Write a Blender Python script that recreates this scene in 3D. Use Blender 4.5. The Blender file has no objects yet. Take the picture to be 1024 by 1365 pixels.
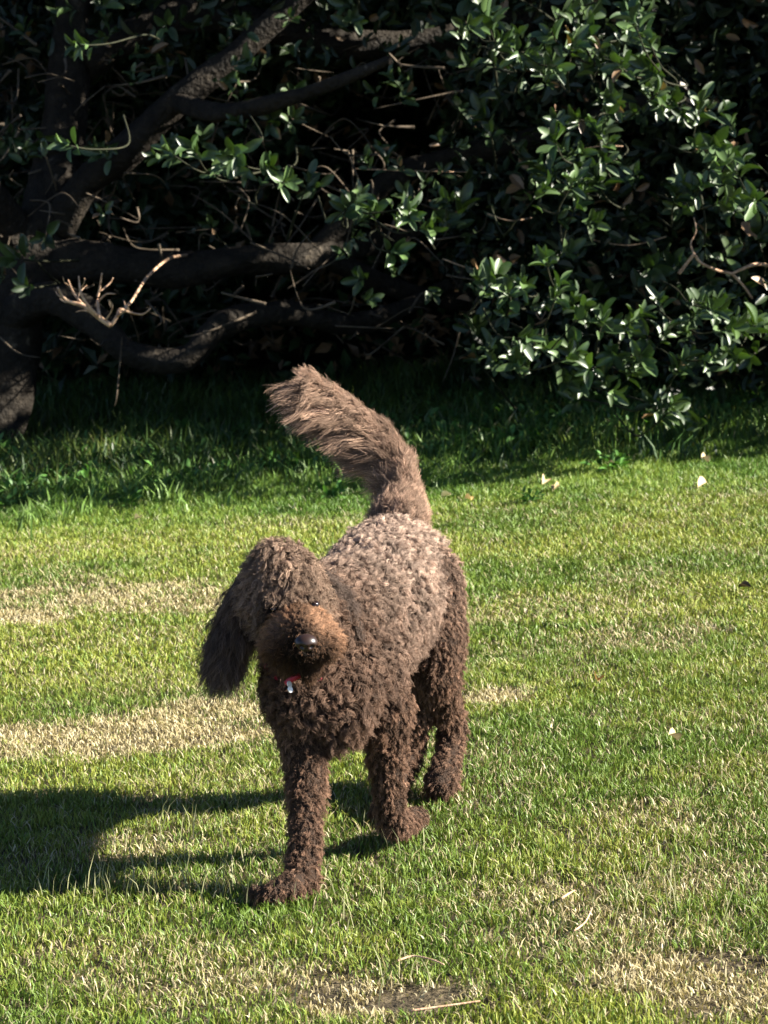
import bpy, bmesh, math, random
import numpy as np
from mathutils import Vector, Matrix, Euler

rng = np.random.default_rng(7)
random.seed(7)
S = bpy.context.scene
C = S.collection

# ------------------------------------------------------------------ camera
F, PITCH, H = 3780.0, math.radians(8.2), 1.5
cam_d = bpy.data.cameras.new('camera')
cam = bpy.data.objects.new('camera', cam_d); C.objects.link(cam)
cam.location = (0, 0, H)
cam.rotation_euler = (math.radians(90) - PITCH, 0, 0)
cam_d.sensor_fit = 'VERTICAL'; cam_d.sensor_height = 24.0; cam_d.sensor_width = 24.0
cam_d.lens = F / 1365.0 * 24.0
cam_d.clip_end = 400
cam_d.dof.use_dof = True; cam_d.dof.focus_distance = 5.7; cam_d.dof.aperture_fstop = 9.0
S.camera = cam

# ------------------------------------------------------------------ light
SUN_EL, SUN_AZ = math.radians(29.5), math.radians(-4)      # azimuth measured from +X, negative = towards the camera
w = bpy.data.worlds.new('World'); S.world = w; w.use_nodes = True
nt = w.node_tree; nt.nodes.clear()
sky = nt.nodes.new('ShaderNodeTexSky'); sky.sky_type = 'NISHITA'; sky.sun_disc = False
sky.sun_elevation = SUN_EL; sky.air_density = .5; sky.dust_density = .1; sky.altitude = 300
sky.sun_rotation = math.radians(90) - SUN_AZ
bg = nt.nodes.new('ShaderNodeBackground'); bg.inputs['Strength'].default_value = 0.05
out = nt.nodes.new('ShaderNodeOutputWorld')
nt.links.new(sky.outputs[0], bg.inputs[0]); nt.links.new(bg.outputs[0], out.inputs[0])
sd = bpy.data.lights.new('sun', 'SUN'); sd.energy = 5.0; sd.angle = math.radians(0.5); sd.color = (1.0, 0.94, 0.82)
so = bpy.data.objects.new('sun', sd); C.objects.link(so)
sv = Vector((math.cos(SUN_EL) * math.cos(SUN_AZ), math.cos(SUN_EL) * math.sin(SUN_AZ), math.sin(SUN_EL)))
so.rotation_euler = sv.to_track_quat('Z', 'Y').to_euler()
so.location = (8, -2, 8)
S.view_settings.view_transform = 'Standard'; S.view_settings.look = 'None'
S.view_settings.exposure = 2.12; S.view_settings.gamma = 1.0
S.view_settings.use_curve_mapping = False
try:
    S.cycles.max_bounces = 8; S.cycles.transparent_max_bounces = 8
    S.cycles.sample_clamp_indirect = 6
except Exception:
    pass

# ------------------------------------------------------------------ helpers
CP, SP = math.cos(PITCH), math.sin(PITCH)
TILT = .06          # the lawn rises gently to the right
def P(px, py, Y):
    """world point at depth Y that the photograph shows at (px, py)"""
    dy = CP * F + SP * (682.5 - py); dz = -SP * F + CP * (682.5 - py)
    t = Y / dy
    return Vector((t * (px - 512), Y, H + t * dz))
def G(px, py, z=0.0):
    """ground point shown at (px, py)"""
    dy = CP * F + SP * (682.5 - py); dz = -SP * F + CP * (682.5 - py)
    zz = z
    for _ in range(6):
        t = (zz - H) / dz; zz = z + TILT * max(-6, min(6, t * (px - 512) + .05))
    return Vector((t * (px - 512), t * dy, zz))

def link(name, data, parent=None):
    o = bpy.data.objects.new(name, data); C.objects.link(o)
    if parent is not None: o.parent = parent
    return o
def empty(name, loc, label=None, cat=None, group=None, rot=(0, 0, 0)):
    o = link(name, None); o.location = loc; o.rotation_euler = rot; o.empty_display_size = .1
    tag(o, label, cat, group); return o
def tag(o, label=None, cat=None, group=None, kind=None):
    if label: o['label'] = label
    if cat: o['category'] = cat
    if group: o['group'] = group
    if kind: o['kind'] = kind
    return o
def add_child(name, data, parent):
    """child whose vertices are given in world space"""
    o = link(name, data, parent)
    o.matrix_parent_inverse = Matrix.Translation(-Vector(parent.location)) if parent.type == 'EMPTY' else Matrix()
    return o

def mesh_np(name, co, faces, mat, col=None, smooth=True):
    """co (N,3); faces: list of (M,k) int arrays"""
    me = bpy.data.meshes.new(name)
    co = np.ascontiguousarray(co, dtype=np.float32)
    me.vertices.add(len(co)); me.vertices.foreach_set('co', co.ravel())
    fl = [np.asarray(f, dtype=np.int32) for f in faces if len(f)]
    tot = sum(len(f) for f in fl); loops = np.concatenate([f.ravel() for f in fl])
    starts, s = [], 0
    for f in fl:
        starts.append(s + np.arange(len(f)) * f.shape[1]); s += f.size
    me.loops.add(len(loops)); me.loops.foreach_set('vertex_index', loops)
    me.polygons.add(tot); me.polygons.foreach_set('loop_start', np.concatenate(starts).astype(np.int32))
    me.update(calc_edges=True)
    me.polygons.foreach_set('use_smooth', np.full(tot, smooth))
    if col is not None:
        a = me.attributes.new('col', 'FLOAT_COLOR', 'POINT')
        c4 = np.ones((len(co), 4), np.float32); c4[:, :3] = col
        a.data.foreach_set('color', c4.ravel())
    if mat: me.materials.append(mat)
    me.validate()
    return me

def vnoise(x, y, scale, seed, octaves=3):
    """tileless value noise 0..1 on numpy arrays"""
    tot = np.zeros_like(x, dtype=float); amp, norm = 1.0, 0.0
    for o in range(octaves):
        r = np.random.default_rng(seed * 31 + o); L = r.random((256, 256))
        u = x * (2 ** o) / scale + 97.3; v = y * (2 ** o) / scale + 53.1
        iu = np.floor(u).astype(int); iv = np.floor(v).astype(int); fu = u - iu; fv = v - iv
        fu = fu * fu * (3 - 2 * fu); fv = fv * fv * (3 - 2 * fv)
        a = L[iu % 256, iv % 256]; b = L[(iu + 1) % 256, iv % 256]; c = L[iu % 256, (iv + 1) % 256]; d = L[(iu + 1) % 256, (iv + 1) % 256]
        tot += amp * ((a * (1 - fu) + b * fu) * (1 - fv) + (c * (1 - fu) + d * fu) * fv); norm += amp; amp *= .5
    return tot / norm
def unit(v): return v / np.maximum(np.linalg.norm(v, axis=-1, keepdims=True), 1e-9)
def sstep(a, b, x):
    t = np.clip((x - a) / (b - a), 0, 1); return t * t * (3 - 2 * t)

# ------------------------------------------------------------------ materials
def new_mat(name):
    m = bpy.data.materials.new(name); m.use_nodes = True
    b = m.node_tree.nodes['Principled BSDF']; return m, m.node_tree, b
def attr_mat(name, rough=.6, spec=.3, trans=0.0, noise=None, coat=0.0, tcol=(1, 1, 1, 1)):
    m, t, b = new_mat(name)
    a = t.nodes.new('ShaderNodeAttribute'); a.attribute_name = 'col'
    src = a.outputs['Color']
    if noise:
        n = t.nodes.new('ShaderNodeTexNoise'); n.inputs['Scale'].default_value = noise[0]; n.inputs['Detail'].default_value = 6
        g = t.nodes.new('ShaderNodeNewGeometry'); t.links.new(g.outputs['Position'], n.inputs['Vector'])
        mr = t.nodes.new('ShaderNodeMapRange'); mr.inputs[1].default_value = .3; mr.inputs[2].default_value = .7
        mr.inputs[3].default_value = noise[1]; mr.inputs[4].default_value = noise[2]
        t.links.new(n.outputs['Fac'], mr.inputs[0])
        x = t.nodes.new('ShaderNodeVectorMath'); x.operation = 'SCALE'
        t.links.new(src, x.inputs[0]); t.links.new(mr.outputs[0], x.inputs['Scale']); src = x.outputs[0]
    t.links.new(src, b.inputs['Base Color'])
    b.inputs['Roughness'].default_value = rough; b.inputs['Specular IOR Level'].default_value = spec
    b.inputs['Coat Weight'].default_value = coat
    if trans:
        tr = t.nodes.new('ShaderNodeBsdfTranslucent'); mx = t.nodes.new('ShaderNodeMixShader'); mx.inputs[0].default_value = trans
        sc = t.nodes.new('ShaderNodeMix'); sc.data_type = 'RGBA'; sc.blend_type = 'MULTIPLY'; sc.inputs[0].default_value = 1
        t.links.new(src, sc.inputs[6]); sc.inputs[7].default_value = tcol
        t.links.new(sc.outputs[2], tr.inputs[0])
        t.links.new(b.outputs[0], mx.inputs[1]); t.links.new(tr.outputs[0], mx.inputs[2])
        t.links.new(mx.outputs[0], t.nodes['Material Output'].inputs[0])
    return m
def noise_mat(name, c1, c2, scale, rough=.8, bump=.5, bscale=None, spec=.2, c3=None, stretch=None):
    m, t, b = new_mat(name)
    tc = t.nodes.new('ShaderNodeTexCoord'); mp = t.nodes.new('ShaderNodeMapping')
    t.links.new(tc.outputs['Object'], mp.inputs[0])
    if stretch: mp.inputs['Scale'].default_value = stretch
    n = t.nodes.new('ShaderNodeTexNoise'); n.inputs['Scale'].default_value = scale; n.inputs['Detail'].default_value = 8; n.inputs['Roughness'].default_value = .65
    t.links.new(mp.outputs[0], n.inputs['Vector'])
    cr = t.nodes.new('ShaderNodeValToRGB'); e = cr.color_ramp.elements
    e[0].position = .35; e[0].color = (*c1, 1); e[1].position = .62; e[1].color = (*c2, 1)
    if c3: q = e.new(.75); q.color = (*c3, 1)
    t.links.new(n.outputs['Fac'], cr.inputs[0]); t.links.new(cr.outputs[0], b.inputs['Base Color'])
    n2 = t.nodes.new('ShaderNodeTexNoise'); n2.inputs['Scale'].default_value = bscale or scale * 4; n2.inputs['Detail'].default_value = 6
    t.links.new(mp.outputs[0], n2.inputs['Vector'])
    bp = t.nodes.new('ShaderNodeBump'); bp.inputs['Strength'].default_value = bump; bp.inputs['Distance'].default_value = .02
    t.links.new(n2.outputs['Fac'], bp.inputs['Height']); t.links.new(bp.outputs[0], b.inputs['Normal'])
    b.inputs['Roughness'].default_value = rough; b.inputs['Specular IOR Level'].default_value = spec
    return m

M_soil = noise_mat('soil', (.03, .022, .013), (.11, .085, .05), 14, bump=.8, c3=(.2, .16, .1))
M_litter = noise_mat('leaf_litter', (.012, .010, .006), (.05, .038, .024), 5, bump=1.0, c3=(.10, .075, .045))
M_bark = noise_mat('bark', (.009, .007, .005), (.026, .020, .014), 12, bump=1.0, bscale=45, c3=(.15, .12, .085), stretch=(1, 1, 1))
M_twig = noise_mat('grey_twig', (.035, .026, .018), (.13, .10, .07), 7, bump=.2)
M_stem = noise_mat('green_stem', (.012, .015, .007), (.028, .028, .014), 20, bump=.2)
M_dead = noise_mat('dead_wood', (.30, .17, .10), (.62, .42, .28), 40, bump=.3)
M_grass = attr_mat('grass_blade', rough=.5, spec=.35, trans=.17, tcol=(1.0, 1.0, .5, 1))
M_leafm = attr_mat('fig_leaf', rough=.44, spec=.6, trans=.10, tcol=(1.2, 1.4, .3, 1), noise=(9, .75, 1.2))
M_leafd = attr_mat('inner_leaf', rough=.42, spec=.45, trans=.04)
M_fur = attr_mat('fur', rough=.6, spec=.15)
M_skin = noise_mat('undercoat', (.022, .013, .009), (.05, .03, .02), 90, bump=.6)

# ------------------------------------------------------------------ ground
STRAW = [  # px, py, half-widths px, amount : worn or dry areas of the lawn
    (150, 985, 210, 26, .9), (300, 955, 110, 16, .7), (30, 1000, 90, 18, .7), (655, 932, 60, 16, 1.0),
    (20, 828, 75, 12, .9), (170, 800, 190, 22, .55), (250, 790, 90, 12, .4), (960, 1310, 150, 45, .7), (800, 1250, 150, 35, .4),
    (500, 1335, 110, 25, .8), (720, 1200, 90, 30, .35), (230, 1290, 160, 50, .35), (880, 850, 120, 22, .35),
    (700, 820, 200, 20, .25), (860, 1090, 110, 25, .25), (330, 1310, 100, 25, .4), (180, 1130, 60, 15, .3), (560, 960, 60, 12, .3), (930, 1180, 120, 30, .25)]
SOIL = [(545, 1338, 60, 20, 1.0), (400, 1335, 70, 14, .55), (985, 1285, 60, 20, .6), (800, 1145, 40, 10, .3), (440, 1310, 40, 12, .4), (15, 1345, 40, 15, .5),
        (905, 1345, 50, 14, .5)]
def px_of(x, y):
    z = TILT * np.clip(x + .05, -6, 6); dep = y * CP + (H - z) * SP; return 512 + F * x / dep, 682.5 - F * (y * SP + (z - H) * CP) / dep
def patch_amt(lst, x, y):
    u, v = px_of(x, y); m = np.zeros_like(x)
    wob = (vnoise(x, y, .16, 91) - .5) * 1.6
    for (a, b, ra, rb, k) in lst:
        d = np.sqrt(((u - a) / ra) ** 2 + ((v - b) / rb) ** 2)
        m = np.maximum(m, k * (1 - sstep(.5, 1.25, d + wob)))
    return m
def ground_z(x, y):
    return TILT * np.clip(x + .05, -6, 6) + (vnoise(x, y, 1.6, 5) - .5) * .03 * sstep(3, 4, y) + sstep(15.5, 26, y) * 6.5 * (1 + .15 * (vnoise(x, y, 3, 8) - .5)) + (vnoise(x, y, .5, 9) - .5) * .12 * sstep(12, 15, y)

gx = np.concatenate([np.linspace(-150, -16, 12), np.linspace(-15, 15, 121), np.linspace(16, 150, 12)])
gy = np.concatenate([np.linspace(-120, -2, 10), np.linspace(-1, 27, 141), np.linspace(28, 200, 14)])
X, Y = np.meshgrid(gx, gy); co = np.stack([X.ravel(), Y.ravel(), ground_z(X.ravel(), Y.ravel()) - .004], 1)
nx = len(gx); i = np.arange(len(gy) - 1)[:, None] * nx + np.arange(nx - 1)[None, :]; i = i.ravel()
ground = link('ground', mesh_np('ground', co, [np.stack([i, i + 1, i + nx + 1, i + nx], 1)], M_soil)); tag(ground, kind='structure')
# ground material: soil in the lawn, dark litter under the tree, plain turf far away
t = M_soil.node_tree; b = t.nodes['Principled BSDF']; base = b.inputs['Base Color'].links[0].from_socket
gn = t.nodes.new('ShaderNodeNewGeometry'); sx = t.nodes.new('ShaderNodeSeparateXYZ'); t.links.new(gn.outputs['Position'], sx.inputs[0])
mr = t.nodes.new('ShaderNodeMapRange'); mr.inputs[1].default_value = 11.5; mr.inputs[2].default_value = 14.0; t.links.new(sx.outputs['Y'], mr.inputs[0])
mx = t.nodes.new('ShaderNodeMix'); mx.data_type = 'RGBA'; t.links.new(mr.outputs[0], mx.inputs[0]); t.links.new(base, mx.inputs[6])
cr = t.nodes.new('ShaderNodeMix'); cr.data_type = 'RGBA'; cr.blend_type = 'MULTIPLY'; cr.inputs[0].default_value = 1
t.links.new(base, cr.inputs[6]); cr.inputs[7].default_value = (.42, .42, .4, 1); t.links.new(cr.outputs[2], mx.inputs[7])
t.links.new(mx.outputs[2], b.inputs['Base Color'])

# ------------------------------------------------------------------ grass
def blades(x, y, h, wd, lean, col_b, col_t, seed, curl=.5):
    """4-triangle bent blades -> verts, quads, tris, colours"""
    r = np.random.default_rng(seed); n = len(x)
    z = ground_z(x, y); a = r.random(n) * 2 * np.pi; fa = r.random(n) * 2 * np.pi
    d = np.stack([np.cos(a), np.sin(a), np.zeros(n)], 1) * lean[:, None]
    s = np.stack([np.cos(fa), np.sin(fa), np.zeros(n)], 1) * wd[:, None] * .5
    base = np.stack([x, y, z], 1); up = np.array([0, 0, 1.0])
    m = base + up * (h * .55)[:, None] + d * (h * .35)[:, None]
    tp = base + up * (h * (1 - .35 * lean * curl))[:, None] + d * (h * 1.05)[:, None]
    V = np.stack([base - s, base + s, m + s * .85, m - s * .85, tp], 1).reshape(-1, 3)
    k = np.arange(n)[:, None] * 5
    cc = np.stack([col_b, col_b, col_t * .5 + col_b * .5, col_t * .5 + col_b * .5, col_t], 1).reshape(-1, 3)
    return V, k + np.array([[0, 1, 2, 3]]), k + np.array([[3, 2, 4]]), cc
def merge(parts):
    off = 0; V, Q, T, K = [], [], [], []
    for v, q, t3, c in parts:
        V.append(v); Q.append(q + off); T.append(t3 + off); K.append(c); off += len(v)
    return np.concatenate(V), np.concatenate(Q), np.concatenate(T), np.concatenate(K)
GREEN = np.array([[.125, .20, .024], [.16, .23, .03], [.30, .34, .055], [.16, .26, .045]])
STRAWC = np.array([[.52, .43, .24], [.40, .33, .16], [.62, .53, .33]])
def lawn(n, x0, x1, y0, y1, hs, ws, seed, keep=None, shade=False):
    r = np.random.default_rng(seed)
    x = r.uniform(x0, x1, n); y = r.uniform(y0, y1, n)
    if keep is not None:
        m = keep(x, y); x, y = x[m], y[m]
    so_, st = patch_amt(SOIL, x, y), patch_amt(STRAW, x, y)
    clump = vnoise(x, y, .07, seed + 3, 2)
    m = (r.random(len(x)) > so_ * .85) & (r.random(len(x)) < .35 + 1.1 * clump); x, y, st, clump, so_ = x[m], y[m], st[m], clump[m], so_[m]
    n = len(x)
    g1 = vnoise(x, y, .55, 41); g2 = vnoise(x, y, .12, 42, 2)
    ci = np.clip((g1 - .5) * 3.2 + .5 + (g2 - .5) * 1.3 + r.normal(0, .16, n), 0, 1)
    col = GREEN[0] * (1 - ci)[:, None] + GREEN[2] * ci[:, None]
    al = r.random(n) < .25; col[al] = GREEN[3] * r.uniform(.8, 1.2, (al.sum(), 1))
    dryp = np.clip(.07 + .20 * sstep(.42, .75, vnoise(x, y, .3, 44)) + 1.15 * st, 0, .97)
    dryp = np.where(y > 10.3, .05, dryp)
    dry = r.random(n) < dryp
    col[dry] = STRAWC[r.integers(0, 3, dry.sum())] * r.uniform(.6, 1.1, (dry.sum(), 1)) * (1 + .35 * st[dry])[:, None]
    lush = sstep(9.9, 10.6, y); col = col * (1 - .5 * sstep(11.1 + x * .35, 12.0 + x * .35, y))[:, None]  # blades darkened past the shade edge, tree shade put into their colour
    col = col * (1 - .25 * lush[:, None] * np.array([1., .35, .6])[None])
    h = hs * r.uniform(.45, 1.2, n) * (.65 + .7 * clump) * (1 - .45 * st) * (1 - .5 * so_) * (1 + 1.5 * sstep(10.2, 11.0, y) * vnoise(x, y, .25, 77))
    lean = np.clip(r.gamma(2.2, .24, n) + dry * .2, 0, 1.4)
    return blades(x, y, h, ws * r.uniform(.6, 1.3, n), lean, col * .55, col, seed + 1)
inview = lambda pad: (lambda x, y: np.abs(x) < y * .1355 + pad)
ring = lambda pad, pad2: (lambda x, y: (np.abs(x) >= y * .1355 + pad) & (np.abs(x) < y * .1355 + pad2))
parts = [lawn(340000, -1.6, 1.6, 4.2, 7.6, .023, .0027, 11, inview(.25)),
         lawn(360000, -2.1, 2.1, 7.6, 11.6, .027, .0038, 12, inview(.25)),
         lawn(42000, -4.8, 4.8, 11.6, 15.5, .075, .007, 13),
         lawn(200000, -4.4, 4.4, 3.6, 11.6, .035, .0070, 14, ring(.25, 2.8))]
def thatch(n, seed):
    r = np.random.default_rng(seed); y = np.sqrt(r.uniform(4.1 ** 2, 11 ** 2, n)); x = (r.random(n) - .5) * 2 * (y * .136 + .3)
    k = r.random(n) < .3 + .7 * sstep(.45, .7, vnoise(x, y, .22, 66)) ; x, y = x[k], y[k]; n = len(x)
    v, q, t3, c = blades(x, y, r.uniform(.008, .020, n), r.uniform(.0016, .0034, n), r.uniform(.5, 1.4, n), np.tile([.42, .36, .22], (n, 1)) * r.uniform(.4, 1.2, (n, 1)), np.tile([.48, .42, .25], (n, 1)) * r.uniform(.5, 1.2, (n, 1)), seed, curl=.35)
    v[:, 2] += .012; return v, q, t3, c
parts.append(thatch(17000, 67))
V, Q, T, K = merge(parts)
tag(link('grass', mesh_np('grass', V, [Q, T], M_grass, K, smooth=False)), 'short mown lawn of green and straw coloured blades', 'grass', kind='stuff')

# taller pale seed stalks and the lush fringe along the shade edge
def stalks():
    r = np.random.default_rng(5); X_, Y_, Hh = [], [], []
    def blob(px, py, sx_, sy_, n, h0, h1):
        g = [G(px + r.normal(0, sx_), py + r.normal(0, sy_)) for _ in range(n)]
        for q in g: X_.append(q.x); Y_.append(q.y); Hh.append(r.uniform(h0, h1))
    blob(230, 1190, 90, 9, 70, .05, .11); blob(110, 1195, 60, 8, 25, .04, .08); blob(260, 1120, 70, 16, 26, .05, .11)
    blob(880, 1210, 60, 25, 22, .05, .11); blob(460, 1200, 60, 20, 22, .04, .08); blob(660, 1170, 120, 40, 26, .04, .08); blob(340, 1195, 40, 8, 20, .04, .08)
    blob(700, 1330, 220, 30, 40, .04, .08); blob(200, 1330, 150, 30, 25, .04, .08)
    x, y, h = np.array(X_), np.array(Y_), np.array(Hh); n = len(x)
    col = np.array([.42, .42, .22]) * r.uniform(.6, 1.1, (n, 1)) * np.array([1, 1, 1])
    a = blades(x, y, h, np.full(n, .0022), r.uniform(.1, .6, n), col * .7, col, 6)
    # fringe
    m = 14000; x = r.uniform(-2.2, 2.4, m); e = 10.9 + (x + 1.5) * .42 + (vnoise(x, x * 0, .35, 3) - .5) * .7; y = e + r.normal(0, .28, m)
    cl = vnoise(x, y, .14, 33, 2); k = r.random(m) < sstep(.35, .75, cl); x, y, cl = x[k], y[k], cl[k]; n = len(x)
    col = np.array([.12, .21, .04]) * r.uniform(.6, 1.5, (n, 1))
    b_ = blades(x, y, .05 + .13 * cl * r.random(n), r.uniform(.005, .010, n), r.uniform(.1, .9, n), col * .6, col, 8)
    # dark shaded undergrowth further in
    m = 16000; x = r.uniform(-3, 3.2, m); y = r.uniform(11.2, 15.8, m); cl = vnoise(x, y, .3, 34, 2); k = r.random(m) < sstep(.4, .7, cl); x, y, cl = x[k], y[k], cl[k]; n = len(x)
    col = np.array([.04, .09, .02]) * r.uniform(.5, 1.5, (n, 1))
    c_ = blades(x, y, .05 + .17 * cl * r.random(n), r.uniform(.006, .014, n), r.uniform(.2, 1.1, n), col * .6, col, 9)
    return merge([a, b_, c_])
V, Q, T, K = stalks()
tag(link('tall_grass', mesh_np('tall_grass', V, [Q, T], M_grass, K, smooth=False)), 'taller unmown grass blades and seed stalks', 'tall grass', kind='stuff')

# ------------------------------------------------------------------ leaf geometry
def leaf_template(n_st=3, wid=.42, cup=.18, bend=.25, obov=.6):
    """obovate leaf, length 1 along +Y, folded along the midrib; returns verts, tris"""
    V = [(0, 0, 0)]
    for k in range(n_st):
        tt = {3: (.28, .62, .88), 4: (.2, .48, .76, .93), 6: (.12, .3, .5, .7, .86, .96)}.get(n_st, [(q + 1) / (n_st + 1) for q in range(n_st)])[k]
        wk = wid * .5 * math.sin(math.pi * tt ** 1.15) ** .55
        z = -bend * tt * tt
        V += [(-wk, tt, z + cup * wk * 1.2), (0, tt, z), (wk, tt, z + cup * wk * 1.2)]
    V.append((0, 1, -bend))
    T = [(0, 2, 1), (0, 3, 2)]
    for k in range(n_st - 1):
        a = 1 + 3 * k; b_ = a + 3
        T += [(a, a + 1, b_ + 1), (a, b_ + 1, b_), (a + 1, a + 2, b_ + 2), (a + 1, b_ + 2, b_ + 1)]
    a = 1 + 3 * (n_st - 1); e = len(V) - 1
    T += [(a, a + 1, e), (a + 1, a + 2, e)]
    return np.array(V, float), np.array(T)
def place_leaves(tmpl, pos, axis, up, length, col, seed=0, wscale=1.0):
    """vectorised copies of a leaf template"""
    TV, TT = tmpl; n = len(pos)
    y = unit(axis); x = unit(np.cross(y, up)); z = np.cross(x, y)
    L = length[:, None, None]
    V = pos[:, None, :] + L * (TV[None, :, 0, None] * x[:, None, :] * wscale + TV[None, :, 1, None] * y[:, None, :] + TV[None, :, 2, None] * z[:, None, :])
    k = (np.arange(n) * len(TV))[:, None, None]
    T_ = (TT[None] + k).reshape(-1, 3)
    return V.reshape(-1, 3), T_, np.repeat(col, len(TV), axis=0)
def rosettes(r, pos, dirs, k0, k1, l0, l1, spread=(.45, 1.2)):
    """whorls of leaves at twig tips"""
    O, A, U, L = [], [], [], []
    for p, d in zip(pos, dirs):
        d = d / np.linalg.norm(d); a = np.cross(d, [.3, .2, .93]); a /= np.linalg.norm(a); b_ = np.cross(d, a)
        k = r.integers(k0, k1 + 1); ph = r.random() * 6.28; s = r.uniform(l0, l1)
        for i_ in range(k):
            th = ph + i_ * 2.4; el = r.uniform(*spread) * (.5 + .7 * i_ / k)
            o = np.cos(th) * a + np.sin(th) * b_
            ax = d * math.cos(el) + o * math.sin(el) + r.normal(0, .12, 3)
            O.append(p + d * (.012 * (k - i_) * .8) - d * .03 + ax * .01); A.append(ax); U.append(d * math.sin(el) - o * math.cos(el) + r.normal(0, .25, 3)); L.append(s * r.uniform(.65, 1.15))
    return np.array(O), np.array(A), -np.array(U) * -1, np.array(L)

# ------------------------------------------------------------------ tree
TB = Vector((-2.15, 13.2, 0))
tree = empty('fig_tree', TB, 'large dark spreading fig tree with glossy leaves and low crooked limbs behind the lawn', 'tree')
def tube(pts, rad, seg=12, rough=.12, seed=0, cap=True):
    """knobbly tapered tube through a smooth path"""
    pts = [Vector(p) for p in pts]; n = len(pts); path, rr = [], []
    for i_ in range(n - 1):
        p0, p1, p2, p3 = pts[max(i_ - 1, 0)], pts[i_], pts[i_ + 1], pts[min(i_ + 2, n - 1)]
        ns = max(3, int((p2 - p1).length / max(.5 * rad[i_], .012))); ns = min(ns, 14)
        for k in range(ns):
            t_ = k / ns
            q = .5 * ((2 * p1) + (p2 - p0) * t_ + (2 * p0 - 5 * p1 + 4 * p2 - p3) * t_ * t_ + (-p0 + 3 * p1 - 3 * p2 + p3) * t_ ** 3)
            path.append(q); rr.append(rad[i_] * (1 - t_) + rad[i_ + 1] * t_)
    path.append(pts[-1]); rr.append(rad[-1])
    r = random.Random(seed); V = []; Fq = []; Ft = []
    up = Vector((.13, .2, .97)); ph = [r.random() * 6.28 for _ in range(4)]
    for i_, q in enumerate(path):
        d = (path[min(i_ + 1, len(path) - 1)] - path[max(i_ - 1, 0)]).normalized()
        a = d.cross(up).normalized(); b_ = d.cross(a)
        for s in range(seg):
            th = 2 * math.pi * s / seg
            k = 1 + rough * (math.sin(3 * th + ph[0] + i_ * .21) * .5 + math.sin(5 * th + ph[1] - i_ * .13) * .4 + math.sin(2 * th + i_ * .5 + ph[2]) * .5 + r.uniform(-.35, .35))
            V.append(q + (a * math.cos(th) + b_ * math.sin(th)) * rr[i_] * k)
    for i_ in range(len(path) - 1):
        for s in range(seg):
            s2 = (s + 1) % seg; Fq.append((i_ * seg + s, i_ * seg + s2, (i_ + 1) * seg + s2, (i_ + 1) * seg + s))
    V.append(path[0]); V.append(path[-1]); e = len(V)
    for s in range(seg):
        s2 = (s + 1) % seg; Ft.append((s2, s, e - 2)); k = (len(path) - 1) * seg; Ft.append((k + s, k + s2, e - 1))
    return np.array([tuple(v) for v in V]), np.array(Fq), np.array(Ft)
def tube_part(name, pts, rad, parent=tree, mat=M_bark, **kw):
    v, q, t3 = tube(pts, rad, **kw); return add_child(name, mesh_np(name, v, [q, t3], mat), parent)

tube_part('trunk', [P(-50, 640, 13.2), P(-30, 560, 13.2), P(0, 470, 13.2), P(15, 400, 13.2), P(50, 320, 13.2), P(75, 240, 13.3), P(90, 100, 13.4), P(110, -200, 13.6), P(160, -600, 13.8)], [.34, .26, .20, .15, .13, .11, .09, .08, .05], seg=20, seed=1, rough=.16)
tube_part('trunk', [P(-110, 640, 13.3), P(-90, 540, 13.3), P(-40, 420, 13.35), P(-50, 250, 13.5), P(-120, -100, 13.8)], [.32, .26, .2, .17, .1], seg=18, seed=2, rough=.16)
LIMBS = [
    ([P(60, 345, 13.2), P(140, 350, 13.1), P(230, 362, 13.1), P(330, 345, 13.1), P(430, 338, 13.2), P(560, 300, 13.6), P(700, 200, 14)], [.10, .085, .08, .07, .065, .05, .03]),
    ([P(20, 420, 13.15), P(70, 398, 12.9), P(130, 430, 12.8), P(170, 470, 12.75), P(245, 478, 12.7), P(300, 430, 12.8), P(380, 418, 13), P(480, 430, 13.2), P(600, 380, 13.5)], [.10, .075, .065, .06, .055, .06, .055, .05, .03]),
    ([P(80, 300, 13.2), P(120, 240, 13.1), P(170, 200, 13.0), P(235, 135, 12.9), P(330, 60, 12.9), P(460, -60, 12.9)], [.09, .075, .075, .065, .055, .04]),
    ([P(110, 80, 13.4), P(260, 20, 13.6), P(480, 60, 13.9), P(720, 20, 14), P(950, -100, 14)], [.09, .08, .07, .06, .04]),
    ([P(30, 330, 13.2), P(-60, 200, 12.8), P(-160, 60, 12.5)], [.1, .08, .06]),
    ([P(430, 338, 13.2), P(520, 380, 13.4), P(640, 400, 13.8), P(760, 330, 14.2)], [.06, .045, .04, .03]),
    ([P(420, 335, 13.2), P(520, 240, 13.3), P(600, 210, 13.4), P(760, 170, 13.2), P(900, 120, 13)], [.05, .05, .05, .045, .03]),
    ([P(235, 135, 12.9), P(300, 150, 12.5), P(420, 120, 12.2), P(520, 80, 12)], [.05, .04, .03, .02])]
for i_, (pt, ra) in enumerate(LIMBS): tube_part('limb', pt, ra, seg=14, seed=10 + i_, rough=.15)

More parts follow.
